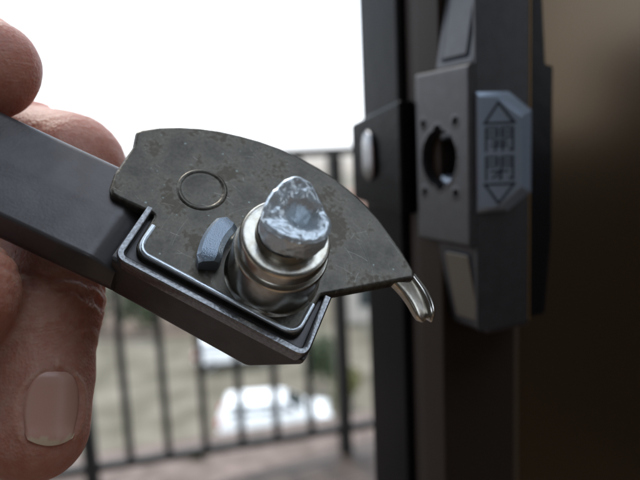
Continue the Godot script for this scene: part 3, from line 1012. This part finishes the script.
func hand():
	for f in JOINTS:
		for k in 3:
			bone(joint(f, k), joint(f, k + 1), JOINTS[f][k][3], JOINTS[f][k + 1][3], 2.5, f)
		# fingertip pad on the side away from the nail
		var ax := (joint(f, 3) - joint(f, 2)).normalized()
		var pad: Vector3 = joint(f, 3) - ax * 1.0 - dorsal(f) * 1.3
		bone(pad - ax * 5.0, pad, JOINTS[f][3][3] * 0.98, JOINTS[f][3][3] * 0.93, 2.5, f)
		if f != "thumb":
			bone(joint(f, 0), WRIST[0].lerp(WRIST[1], 0.2 if f == "index" else 0.6), 11.5, 17.0, 7.0)
	bone(joint("thumb", 0), WRIST[0], 15.0, 17.0, 8.0)
	bone(joint("thumb", 0), joint("middle", 0), 13.0, 11.0, 8.0)
	bone(joint("index", 0), joint("middle", 0), 10.5, 10.5, 6.0)
	bone(joint("middle", 0), joint("ring", 0), 10.5, 10.0, 6.0)
	bone(joint("ring", 0), joint("little", 0), 10.0, 9.0, 6.0)
	bone(WRIST[0], Vector3(-205, 950, -96), 18.0, 20.0, 8.0)
	bone(WRIST[1], Vector3(-208, 934, -90), 17.0, 19.0, 8.0)
	# which blocks of 4 x 4 x 4 cells lie near which bones
	var side := CELL * 4.0
	var blocks := {}
	var lo := Vector3(-262, 868, -160)
	for i in bones.size():
		var q: Array = bones[i]
		var r: float = maxf(q[2], q[3]) + q[4] + side
		var a: Vector3 = (Vector3(q[0]).min(q[1]) - Vector3.ONE * r - lo) / side
		var b: Vector3 = (Vector3(q[0]).max(q[1]) + Vector3.ONE * r - lo) / side
		for z in range(int(a.z), int(b.z) + 1):
			for y in range(int(a.y), int(b.y) + 1):
				for x in range(int(a.x), int(b.x) + 1):
					var c := lo + (Vector3(x, y, z) + Vector3.ONE * 0.5) * side
					var t := clampf((c - q[0]).dot(q[5]) * q[6], 0.0, 1.0)
					var e: float = (c - q[0] - q[5] * t).length() - lerpf(q[2], q[3], t)
					if e < side * 0.95 + q[4]:
						var key := Vector3i(x, y, z)
						if not blocks.has(key):
							blocks[key] = [PackedInt32Array(), 99.0]
						blocks[key][0].append(i)
						blocks[key][1] = minf(blocks[key][1], e)
	var nx := 436
	var ny := 276
	var nz := 236
	var grid := PackedFloat32Array()
	grid.resize(nx * ny * nz)
	grid.fill(9.0)
	var near: Array[Vector3i] = []
	for key: Vector3i in blocks:
		var list: PackedInt32Array = blocks[key][0]
		var deep: bool = blocks[key][1] < -side * 1.2
		if not deep:
			near.append(key)
		for z in 4:
			for y in 4:
				var row := ((key.z * 4 + z) * ny + key.y * 4 + y) * nx + key.x * 4
				for x in 4:
					grid[row + x] = -9.0 if deep else field(lo + Vector3(key.x * 4 + x, key.y * 4 + y, key.z * 4 + z) * CELL, list)
	var vid := PackedInt32Array()
	vid.resize(nx * ny * nz)
	vid.fill(-1)
	var vs := PackedVector3Array()
	var cells: Array[Vector3i] = []
	var off := [0, 1, nx, nx + 1, nx * ny, nx * ny + 1, nx * ny + nx, nx * ny + nx + 1]
	var edges := [[0, 1], [2, 3], [4, 5], [6, 7], [0, 2], [1, 3], [4, 6], [5, 7], [0, 4], [1, 5], [2, 6], [3, 7]]
	for key in near:
		for z in 4:
			for y in 4:
				for x in 4:
					var c := Vector3i(key.x * 4 + x, key.y * 4 + y, key.z * 4 + z)
					var i := (c.z * ny + c.y) * nx + c.x
					var mask := 0
					for k in 8:
						if grid[i + off[k]] < 0.0:
							mask |= 1 << k
					if mask == 0 or mask == 255:
						continue
					var sum := Vector3.ZERO
					var count := 0
					for e in edges:
						var a: int = e[0]
						var b: int = e[1]
						if ((mask >> a) & 1) != ((mask >> b) & 1):
							var va := grid[i + off[a]]
							var vb := grid[i + off[b]]
							var t := va / (va - vb)
							sum += Vector3(a & 1, (a >> 1) & 1, a >> 2).lerp(Vector3(b & 1, (b >> 1) & 1, b >> 2), t)
							count += 1
					vid[i] = vs.size()
					vs.append(lo + (Vector3(c) + sum / count) * CELL)
					cells.append(c)
	var idx := PackedInt32Array()
	var strides := [1, nx, nx * ny]
	for c in cells:
		var i := (c.z * ny + c.y) * nx + c.x
		for ax in 3:
			var s0: int = strides[ax]
			var s1: int = strides[(ax + 1) % 3]
			var s2: int = strides[(ax + 2) % 3]
			var inside := grid[i] < 0.0
			if inside == (grid[i + s0] < 0.0):
				continue
			var q0 := vid[i]
			var q1 := vid[i - s1]
			var q2 := vid[i - s1 - s2]
			var q3 := vid[i - s2]
			if q1 < 0 or q2 < 0 or q3 < 0:
				continue
			# clockwise from outside
			if inside:
				idx.append_array([q0, q2, q1, q0, q3, q2])
			else:
				idx.append_array([q0, q1, q2, q0, q2, q3])
	# skin folds over the joints and slight unevenness, along the normals
	var ns := vertex_normals(vs, idx)
	var uneven := noise(81, 0.09, FastNoiseLite.TYPE_SIMPLEX_SMOOTH, 3)
	var wob := noise(82, 0.25, FastNoiseLite.TYPE_SIMPLEX_SMOOTH, 2)
	var folds := []
	for f in ["index", "middle", "thumb"]:
		for k in [1, 2]:
			var dir := (joint(f, k + 1) - joint(f, k - 1)).normalized()
			folds.append([joint(f, k), dir, dorsal(f), 0.25 if k == 1 else 1.0])
	var beds := []
	for f in NAILS:
		var ax := (joint(f, 3) - joint(f, 2)).normalized()
		beds.append([joint(f, 3), ax, dorsal(f), ax.cross(dorsal(f)), NAILS[f]])
	for i in vs.size():
		var p := vs[i]
		var h := 0.22 * uneven.get_noise_3dv(p)
		for q in folds:
			var r: Vector3 = p - q[0]
			if r.length_squared() > 300.0:
				continue
			var s: float = r.dot(q[1]) + 1.1 * wob.get_noise_3dv(p)
			var w: float = exp(-s * s / 26.0) * smoothstep(-0.15, 0.6, ns[i].dot(q[2])) * q[3]
			h += w * (0.30 * (pow(absf(sin(s * 1.15 + 0.6 * wob.get_noise_3dv(p * 1.7))), 0.6) - 0.8) + 0.12 * sin(s * 3.1 + 2.0 * wob.get_noise_3dv(p * 2.0)))
		for q in beds:
			var r: Vector3 = p - q[0]
			if r.length_squared() > 230.0 or ns[i].dot(q[2]) < 0.2:
				continue
			var s: float = (r.dot(q[1]) - q[4][2]) / q[4][0] + 0.5
			var arc: float = atan2(r.dot(q[3]), r.dot(q[2])) / deg_to_rad(q[4][1])
			var out: float = maxf((absf(arc) / maxf(nail_width(s), 0.05) - 1.0) * deg_to_rad(q[4][1]) * 7.0, -s * q[4][0])
			if s > 1.02:
				continue
			h += (0.42 * exp(-pow((out - 0.55) / 0.75, 2.0)) - 0.2 * smoothstep(0.1, -0.6, out)) * (1.0 - smoothstep(0.82, 1.0, s))
		vs[i] = p + ns[i] * h
	ns = vertex_normals(vs, idx)
	for i in vs.size():
		vs[i] = (vs[i] - hand_at) * MM
	var arr := []
	arr.resize(Mesh.ARRAY_MAX)
	arr[Mesh.ARRAY_VERTEX] = vs
	arr[Mesh.ARRAY_NORMAL] = ns
	arr[Mesh.ARRAY_INDEX] = idx
	var am := ArrayMesh.new()
	am.add_surface_from_arrays(Mesh.PRIMITIVE_TRIANGLES, arr)
	am.surface_set_material(0, M.skin)
	var o := MeshInstance3D.new()
	o.name = numbered("person")
	o.mesh = am
	add_child(o)
	o.position = hand_at * MM
	tag(o, "bare hand gripping the dark lever arm between curled fingers and thumb", "person")
	print("hand vertices ", vs.size())
	for f in NAILS:
		fingernail(f, NAILS[f][0], NAILS[f][1], NAILS[f][2], o)


func nail_width(s: float) -> float:
	return sqrt(maxf(0.0, 1.0 - pow(1.0 - clampf(s / 0.5, 0.0, 1.0), 2.1))) * (1.0 - 0.30 * pow(clampf((s - 0.5) / 0.5, 0.0, 1.0), 2.2))


func vertex_normals(vs: PackedVector3Array, idx: PackedInt32Array) -> PackedVector3Array:
	var ns := PackedVector3Array()
	ns.resize(vs.size())
	for f in range(0, idx.size(), 3):
		var a := vs[idx[f]]
		var n := (vs[idx[f + 2]] - a).cross(vs[idx[f + 1]] - a)
		ns[idx[f]] += n
		ns[idx[f + 1]] += n
		ns[idx[f + 2]] += n
	for i in ns.size():
		ns[i] = ns[i].normalized()
	return ns


func fingernail(f: String, length: float, half_deg: float, shift: float, parent: Node):
	var ax := (joint(f, 3) - joint(f, 2)).normalized()
	var up := dorsal(f)
	var across := ax.cross(up)
	var all := PackedInt32Array()
	for i in bones.size():
		if bones[i][7] == f:
			all.append(i)
	var nu := 22
	var nv := 20
	var vs := PackedVector3Array()
	var cols := PackedColorArray()
	for i in nu + 1:
		var s := float(i) / nu
		var wide := nail_width(s)
		for j in nv + 1:
			var t := float(j) / nv * 2.0 - 1.0
			var phi := deg_to_rad(half_deg) * t * maxf(wide, 0.02)
			var along := shift + (s - 0.5) * length - 0.9 * t * t * smoothstep(0.5, 1.0, s)
			var dir := up * cos(phi) + across * sin(phi)
			var c := joint(f, 3) + ax * along
			var p := c + dir * 16.0
			for k in 24:
				p -= dir * field(p, all) * 0.9
			var border := maxf(absf(t), 0.0)
			var lift := 0.12 - 0.45 * smoothstep(0.86, 1.0, border) * (1.0 - smoothstep(0.85, 1.0, s)) - 0.5 * (1.0 - smoothstep(0.0, 0.09, s)) + 0.03 * sin(t * 31.0) + 0.02 * sin(t * 57.0 + 1.0)
			lift += 0.3 * smoothstep(0.75, 1.0, s)
			vs.append((p + dir * lift - hand_at) * MM)
			var pale := smoothstep(0.90, 0.94, s - 0.02 * t * t + 0.025 * sin(t * 5.0) - 0.02 * sin(t * 13.0 + 1.0))
			var moon := 1.0 - smoothstep(0.16, 0.22, s + 0.06 * t * t)
			var c0 := Color(0.37, 0.19, 0.14).lerp(Color(0.39, 0.23, 0.18), moon * 0.6)
			cols.append(c0.lerp(Color(0.40, 0.29, 0.19), pale))
	var idx := PackedInt32Array()
	for i in nu:
		for j in nv:
			var a := i * (nv + 1) + j
			idx.append_array([a, a + 1, a + nv + 2, a, a + nv + 2, a + nv + 1])
	var ns := vertex_normals(vs, idx)
	if ns[(nv + 1) * nu / 2 + nv / 2].dot(up) < 0:
		for i in ns.size():
			ns[i] = -ns[i]
		idx.reverse()
	# underside, so that the nail is a plate with an edge
	var n0 := vs.size()
	for i in n0:
		vs.append(vs[i] - ns[i] * 0.0004)
		ns.append(-ns[i])
		cols.append(cols[i])
	var m0 := idx.size()
	for k in range(0, m0, 3):
		idx.append_array([idx[k] + n0, idx[k + 2] + n0, idx[k + 1] + n0])
	for j in nv:
		var a := nu * (nv + 1) + j
		idx.append_array([a, a + 1, a + 1 + n0, a, a + 1 + n0, a + n0])
	var arr := []
	arr.resize(Mesh.ARRAY_MAX)
	arr[Mesh.ARRAY_VERTEX] = vs
	arr[Mesh.ARRAY_NORMAL] = ns
	arr[Mesh.ARRAY_COLOR] = cols
	arr[Mesh.ARRAY_INDEX] = idx
	var am := ArrayMesh.new()
	am.add_surface_from_arrays(Mesh.PRIMITIVE_TRIANGLES, arr)
	am.surface_set_material(0, M.nail)
	var o := MeshInstance3D.new()
	o.name = "fingernail"
	o.mesh = am
	parent.add_child(o, true)
